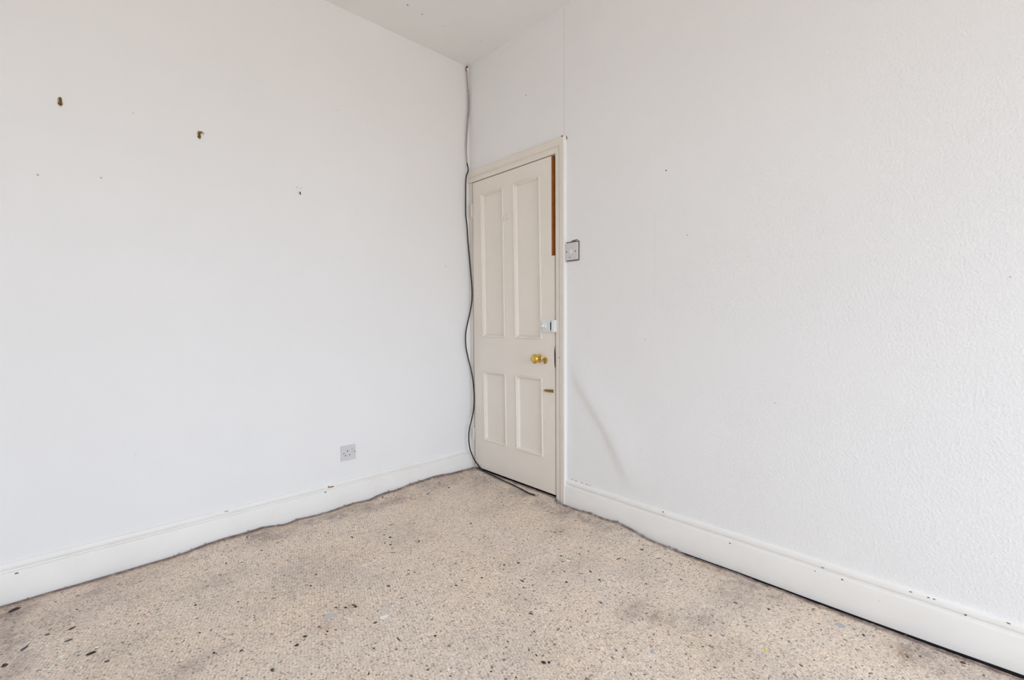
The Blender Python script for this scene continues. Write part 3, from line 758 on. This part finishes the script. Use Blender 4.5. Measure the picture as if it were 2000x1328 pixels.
tag(obj('black_sheath', add_tube(bmesh.new(), main, .0043, 10), M_cable, cab, smooth=True), 'black rubber length of cable')
tip = smooth_path([FLO[-1], (FLO[-1][0] - .004, FLO[-1][1] - .014, FLO[-1][2]), (FLO[-1][0] + .004, FLO[-1][1] - .018, FLO[-1][2] + .003), (FLO[-1][0] + .014, FLO[-1][1] - .012, FLO[-1][2] + .006)], 6)
tag(obj('frayed_end', add_tube(bmesh.new(), tip, .0034, 8), M_copper, cab, smooth=True), 'frayed brown cable end')
clip = add_tube(bmesh.new(), smooth_path([(-.017, -.001, 2.752), (-.018, -.012, 2.752), (-.025, -.014, 2.751), (-.030, -.013, 2.744), (-.031, -.012, 2.732), (-.028, -.012, 2.723), (-.022, -.010, 2.722)], 5), .0032, 8)
tag(obj('cable_clip', clip, M_rust, smooth=True), 'dark hooked cable clip at the ceiling corner', 'clip')

# ---------------------------------------------------------------- litter on the carpet
DARK = [(-2.197, -0.097, 37.4, 18.7, 0.54), (-2.105, -0.366, 13.8, 12.9, 0.09), (-2.045, -0.381, 24.6, 13.2, 0.36), (-2.053, -0.457, 20.3, 10.6, 0.05), (-2.157, -0.41, 24.7, 14.4, 0.85), (-1.999, -0.589, 27.6, 14.2, 0.09), (-1.964, -0.668, 14.3, 11.9, -0.05), (-2.194, -0.475, 19.0, 17.6, -0.76), 
    (-2.033, -0.249, 9.4, 7.0, -0.76), (-1.899, -0.498, 7.1, 6.7, -0.76), (-1.877, -0.508, 7.2, 6.7, -0.76), (-1.856, -0.458, 7.4, 6.9, 0.85), (-1.713, -0.522, 11.4, 9.5, 0.01), (-1.731, -0.713, 8.7, 8.6, -0.76), (-1.593, -0.657, 7.5, 7.0, -0.76), (-1.574, -0.751, 5.5, 6.8, -0.76), 
    (-1.812, -0.755, 8.2, 8.2, 0.69), (-1.716, -0.856, 9.7, 10.1, -0.12), (-1.65, -0.906, 9.8, 10.2, 0.55), (-1.479, -0.977, 13.7, 12.8, -0.76), (-1.513, -1.002, 16.6, 10.4, 0.16), (-1.604, -1.063, 18.2, 13.5, -1.37), (-1.277, -1.074, 14.3, 11.1, -0.03), (-1.136, -0.906, 14.2, 12.6, -0.76), 
    (-1.287, -0.929, 9.5, 9.5, -0.76), (-1.287, -0.942, 11.3, 11.8, -0.13), (-1.29, -0.922, 9.5, 7.1, -0.76), (-1.316, -0.921, 14.8, 9.4, -1.01), (-1.342, -0.897, 9.4, 9.4, -0.76), (-1.427, -0.96, 8.8, 8.8, -0.15), (-1.415, -1.004, 8.7, 8.7, 0.15), (-1.424, -1.016, 6.9, 8.6, 0.15), 
    (-1.391, -1.016, 7.0, 8.7, -0.76), (-1.26, -1.206, 23.7, 6.3, -1.57), (-1.339, -1.187, 7.2, 8.2, -2.04), (-1.164, -1.275, 9.7, 8.5, -1.21), (-1.187, -1.286, 6.7, 6.3, -0.76), (-1.4, -1.276, 16.8, 5.7, 0.85), (-1.264, -1.386, 9.2, 7.7, -0.04), (-1.118, -1.086, 5.7, 7.1, -0.76), 
    (-0.94, -1.088, 13.0, 7.6, -1.05), (-1.148, -0.997, 5.8, 7.3, -0.76), (-1.357, -0.689, 12.2, 10.2, -0.76), (-1.316, -0.719, 8.2, 5.1, -0.76), (-1.23, -1.452, 7.6, 5.7, -0.76), (-0.729, -1.246, 21.6, 7.7, -1.46), (-0.757, -1.283, 11.0, 10.0, -1.33), (-0.774, -1.266, 8.0, 5.0, -0.76), 
    (-0.851, -1.415, 17.0, 9.1, -1.16), (-0.991, -1.607, 15.8, 15.7, -1.64), (-0.978, -1.616, 8.0, 7.9, -1.23), (-0.985, -1.537, 18.0, 6.1, -2.24), (-0.984, -1.569, 13.2, 6.0, -1.73), (-1.008, -1.463, 12.5, 6.3, -1.71), (-0.91, -1.489, 9.8, 6.5, -2.13), (-0.696, -1.539, 7.8, 6.9, -2.12), 
    (-0.607, -1.373, 11.2, 10.2, -1.9), (-0.496, -1.454, 12.4, 10.3, -0.76), (-0.616, -1.549, 12.3, 9.5, -1.61), (-0.606, -1.567, 7.6, 4.7, -0.76), (-1.131, -1.522, 7.7, 5.7, -0.76), (-0.947, -1.586, 4.9, 6.1, -0.76), (-0.815, -1.559, 5.2, 6.5, -0.76), (-0.902, -1.075, 10.3, 7.7, -0.76), 
    (-0.833, -1.117, 10.4, 10.4, -0.76), (-1.093, -1.59, 6.5, 5.6, -1.4), (-0.905, -1.677, 5.3, 5.9, -1.79), (-0.259, -1.681, 8.6, 10.3, -1.78), (-0.386, -1.599, 8.1, 10.2, -0.76), (-0.26, -1.894, 15.1, 7.1, -1.45), (-0.212, -1.99, 9.6, 9.3, -2.14), (-0.632, -1.975, 9.3, 7.7, -1.61), 
    (-0.836, -1.814, 10.5, 5.7, -2.14), (-0.784, -1.729, 6.5, 8.1, -0.76), (-0.588, -1.705, 5.4, 6.7, -0.76), (-0.57, -1.911, 4.9, 6.2, -1.92), (-0.631, -1.772, 8.5, 6.4, -1.61), (-0.502, -1.906, 10.2, 6.4, -1.36), (-0.473, -1.934, 10.2, 6.4, -1.37), (-0.58, -1.878, 5.0, 6.2, -0.76), 
    (-0.77, -1.841, 4.6, 5.8, -1.54), (-0.81, -1.844, 6.1, 5.7, -1.52), (-0.203, -2.15, 6.9, 6.5, -1.87), (-0.147, -2.365, 11.2, 6.0, -1.94), (-0.156, -2.368, 7.9, 7.9, -1.94), (-0.125, -2.394, 6.9, 6.0, -2.59), (-0.435, -2.152, 14.0, 7.8, -1.74), (-0.38, -2.172, 6.3, 5.9, -1.77), 
    (-0.186, -2.284, 4.9, 6.1, -0.76), (-0.131, -2.254, 13.7, 8.5, -2.68), (-0.323, -2.3, 6.1, 5.7, -1.82), (-0.274, -2.37, 6.0, 5.6, -2.25), (-0.348, -2.073, 6.7, 6.3, -2.09), (-0.277, -2.065, 5.2, 6.5, -0.76), (-0.202, -2.081, 5.4, 6.7, -2.17), (-0.064, -2.488, 17.2, 11.7, -1.06), 
    (-0.091, -2.532, 7.5, 7.5, -2.43), (-1.436, -0.077, 15.5, 9.2, -1.06), (-1.419, -0.25, 9.4, 11.7, -0.76), (-1.415, -0.412, 6.7, 11.1, -0.76), (-1.312, -0.621, 12.7, 8.0, -0.02), (-1.128, -0.284, 12.7, 9.5, 0.09), (-1.166, -0.225, 10.3, 6.4, -0.77), (-1.063, -0.413, 17.4, 12.4, -1.31), 
    (-1.601, -0.35, 10.7, 7.9, -0.76), (-1.562, -0.265, 10.8, 8.3, 0.8), (-1.231, -0.499, 13.7, 5.7, -0.76), (-0.722, -0.071, 9.1, 11.3, -0.77), (-0.496, -0.201, 22.3, 11.5, 0.37), (-0.606, -0.193, 9.0, 11.3, -0.77), (-0.93, -0.541, 14.8, 12.4, -0.18), (-0.964, -0.607, 14.4, 12.0, -0.76), 
    (-0.976, -0.575, 9.7, 9.0, -0.76), (-0.852, -0.673, 14.6, 12.1, -1.88), (-0.859, -0.66, 9.8, 6.1, -0.77), (-0.939, -0.496, 7.5, 9.4, -0.77), (-0.991, -0.68, 30.2, 5.8, -0.76), (-0.856, -0.42, 36.8, 6.6, -0.27), (-0.972, -0.411, 10.4, 6.4, 0.05), (-1.018, -0.859, 10.8, 8.1, -0.76), 
    (-1.008, -0.891, 6.4, 10.7, -0.76), (-0.915, -0.891, 8.8, 8.3, -0.76), (-0.701, -1.108, 11.0, 11.0, -0.76), (-0.728, -1.132, 8.6, 8.1, -0.76), (-0.814, -1.033, 6.5, 8.1, -0.76), (-0.346, -0.206, 19.6, 12.0, 0.09), (-0.356, -0.11, 13.1, 12.2, -0.77), (-0.166, -0.497, 9.3, 11.6, -0.77), 
    (-0.261, -0.599, 8.8, 11.0, -0.77), (-0.555, -0.693, 19.7, 9.9, -1.62), (-0.645, -1.138, 16.1, 11.0, -0.04), (-0.498, -1.262, 11.1, 8.3, -0.76), (-0.462, -1.266, 22.5, 5.6, -1.1), (-0.62, -1.219, 6.5, 8.1, -0.76), (-0.586, -1.284, 8.5, 8.0, -0.76), (-0.467, -1.226, 11.4, 8.5, -0.76), 
    (-0.394, -1.271, 13.8, 8.6, -1.11), (-0.347, -1.284, 14.4, 5.8, -0.19), (-0.156, -1.442, 14.0, 11.7, -0.76), (-0.302, -1.414, 25.6, 8.4, -0.22), (-0.288, -1.439, 9.1, 5.6, -1.46), (-0.173, -1.531, 13.5, 8.4, -0.76), (-0.061, -1.271, 14.4, 6.4, -0.42), (-0.507, -0.976, 7.3, 9.2, -0.77), 
    (-0.343, -1.016, 12.5, 6.3, -0.12), (-0.316, -1.057, 17.4, 6.3, -1.47), (-0.29, -1.074, 17.7, 9.5, -0.77), (-0.552, -1.316, 10.2, 8.0, -1.63), (-0.605, -1.375, 11.7, 7.7, -1.98), (-0.497, -1.453, 10.3, 10.3, -0.76), (-0.474, -1.392, 17.7, 8.0, -1.97), (-0.355, -1.553, 10.5, 5.2, -0.76), 
    (-0.453, -1.316, 6.6, 8.3, -0.76), (-0.514, -1.375, 25.4, 5.3, -0.92), (-0.72, -1.295, 8.1, 7.6, -0.76), (-0.293, -1.304, 4.7, 11.7, -0.76), (-0.157, -0.894, 20.2, 6.9, -1.18)]
WHITE = [(-1.241, -1.066, 27.2, 20.4, -0.17), (-2.068, -0.541, 12.9, 10.1, 0.53), (-1.985, -0.561, 9.9, 8.3, 0.49), (-1.514, -0.821, 7.3, 9.0, -0.76), (-1.457, -0.795, 5.6, 7.0, -0.76), (-1.492, -0.799, 7.4, 4.6, -0.09), (-1.187, -1.033, 5.7, 7.1, -0.76), (-1.182, -1.334, 4.9, 6.2, -0.76), 
    (-1.212, -1.444, 6.2, 5.7, -0.06), (-0.806, -1.442, 9.1, 6.9, -1.73), (-0.978, -1.245, 5.6, 11.7, -0.76), (-0.684, -1.333, 6.1, 10.1, -0.76), (-0.599, -2.037, 6.1, 5.7, -1.63), (-0.107, -2.149, 5.4, 9.0, -0.76), (-1.199, -0.702, 6.4, 8.0, -0.76), (-1.013, -0.124, 8.3, 10.3, -0.77), 
    (-0.763, -1.136, 11.7, 8.0, -0.17), (-0.664, -1.114, 6.6, 8.3, -0.76), (-0.474, -1.273, 15.6, 11.2, -0.76), (-0.638, -1.212, 8.6, 10.8, -0.76), (-0.476, -1.198, 11.4, 8.6, -0.76), (-0.451, -1.216, 6.9, 8.6, -0.76), (-0.374, -2.192, 6.3, 3.9, -1.78)]
STRAW = [(-1.84, -0.689, 33.3, 4.2, 0.03), (-1.718, -0.896, 17.2, 6.0, 1.03), (-0.592, -0.844, 27.5, 6.2, -1.4), (-0.573, -1.292, 21.4, 5.4, -0.76), (-1.825, -0.658, 14.0, 4.3, 0.88)]
def lump(seed, flat):
    bm = bmesh.new(); bmesh.ops.create_icosphere(bm, subdivisions=2, radius=0.5)
    for v in bm.verts:
        d = 0.92 + .8 * noise.noise(v.co * 2.3 + Vector((seed * 7.1, 0, 0))) + .35 * noise.noise(v.co * 6 + Vector((0, seed * 3.3, 0)))
        v.co *= d; v.co.z *= flat
        v.co.z += 0.5 * flat * .55
    me = bpy.data.meshes.new('lump'); bm.to_mesh(me); bm.free(); return me
def litter(name, proto, mats, x, y, L, W, a, k, h, label, cat, group):
    o = bpy.data.objects.new(name, proto[k % len(proto)][k % len(mats)] if isinstance(proto[0], list) else proto[k % len(proto)])
    COL.objects.link(o)
    o.location = (x, y, on_carpet(x, y) - .0004); o.rotation_euler = (0, 0, a)
    q = 1.2 if name == 'paint_flake' else 1.0
    o.scale = (L * .92 * q / 1000, W * .82 * q / 1000, h)
    tag(o, label, cat, group)
    return o
CM = [M_crumb, M_crumb2, M_crumb, M_crumb3, M_crumb]
crumb_mesh = []
for k in range(5):
    row = []
    for m in CM:
        me = lump(k, 1.0); me.name = 'dirt_crumb'; me.materials.append(m); row.append(me)
    crumb_mesh.append(row)
special = {  # index in DARK -> (label, material index or None)
    0: 'largest dark brown crumb, close to the skirting at the lower left', 1: 'olive crumb below the left skirting, among the lower left dirt',
    2: 'long reddish brown crumb at the lower left, right of the olive one', 3: 'slim grey-black crumb below the reddish brown one at the lower left',
    4: 'blurred long slate crumb farthest left but one in the foreground', 5: 'long black dumbbell-shaped crumb in the left foreground',
    6: 'black crumb right of the long dumbbell-shaped one in the left foreground', 7: 'dark crumb at the very left edge of the foreground',
    22: 'brown crumb just left of the large white paint flake', 23: 'bluish dark forked crumb behind the large white paint flake',
    33: 'thin curved brown crumb in front of the white paint flake', 21: 'olive-brown crumb in the foreground, left of the ribbed pile',
    48: 'oval dark crumb in the middle of the carpet foreground', 49: 'largest round black crumb in the middle foreground',
    50: 'small black crumb beside the largest round one in the foreground', 95: 'oval dark brown crumb near the right skirting, lower right'}
special_mat = {1: M_crumb4, 2: M_crumb2, 3: M_crumb3, 4: M_crumb3, 21: M_crumb4, 22: M_crumb2, 23: M_crumb3, 33: M_crumb2, 95: M_crumb2}
def zone(x, y):
    if y > -0.75 and x < -0.95: return ('small dark crumb on the carpet near the left skirting', 'dark crumbs near the left skirting')
    if x > -0.42: return ('small dark crumb on the carpet near the right skirting', 'dark crumbs near the right skirting')
    if x > -0.80 and y > -1.45: return ('small dark crumb among the litter in the middle of the carpet before the door', 'dark crumbs before the door')
    if y > -0.75: return ('small dark crumb on the carpet in front of the corner', 'dark crumbs in front of the corner')
    if x < -1.1: return ('small dark crumb on the carpet in the left foreground', 'dark crumbs in the left foreground')
    return ('small dark crumb on the carpet in the centre and right foreground', 'dark crumbs in the central foreground')
for k, (x, y, L, W, a) in enumerate(DARK):
    lab, grp = zone(x, y)
    if k in special: lab = special[k]
    o = litter('dirt_crumb', crumb_mesh, CM, x, y, L, W, a, k, min(L, W) * .00045, lab, 'crumb', grp)
    if k in special_mat:
        me = o.data.copy(); me.materials.clear(); me.materials.append(special_mat[k]); o.data = me
flake_mesh = []
for k in range(4):
    me = lump(30 + k, 1.0); me.name = 'paint_flake'; me.materials.append(M_flake); flake_mesh.append(me)
wlab = {0: 'largest bright white paint flake in the left foreground', 1: 'elongated white flake in the far left foreground', 2: 'white flake left of the black crumbs in the left foreground',
        18: 'white flake beside a black crumb in the litter before the door', 10: 'narrow pinkish-white flake left of centre on the carpet', 9: 'small white flake right of the oval dark crumb'}
for k, (x, y, L, W, a) in enumerate(WHITE):
    litter('paint_flake', flake_mesh, [M_flake], x, y, L, W, a, k, .0022, wlab.get(k, 'tiny white paint speck on the carpet'), 'paint flake', 'white paint flakes on the carpet')
slab = ['long pale straw at the left, lying flat on the carpet', 'short pale straw in the left foreground', 'orange-brown straw in front of the door', 'pale straw in the litter before the door', 'faint short straw beside the long pale one']
for k, (x, y, L, W, a) in enumerate(STRAW):
    z = on_carpet(x, y) + .0012; d = Vector((math.cos(a), math.sin(a), 0)) * L / 2000; q = Vector((-d.y, d.x, 0)) * .12
    o = obj('straw', add_tube(bmesh.new(), smooth_path([Vector((x, y, z)) - d, Vector((x, y, z + .0012)) + q, Vector((x, y, z)) + d], 4), .0016, 6), M_straw, smooth=True)
    tag(o, slab[k], 'straw', 'straws on the carpet')
me = lump(50, 1.0); me.name = 'plastic_scrap'; me.materials.append(M_yellow)
litter('plastic_scrap', [me], [M_yellow], -0.442, -2.056, 13, 10, .4, 0, .006, 'small bright yellow scrap on the carpet near the right skirting', 'scrap', None)
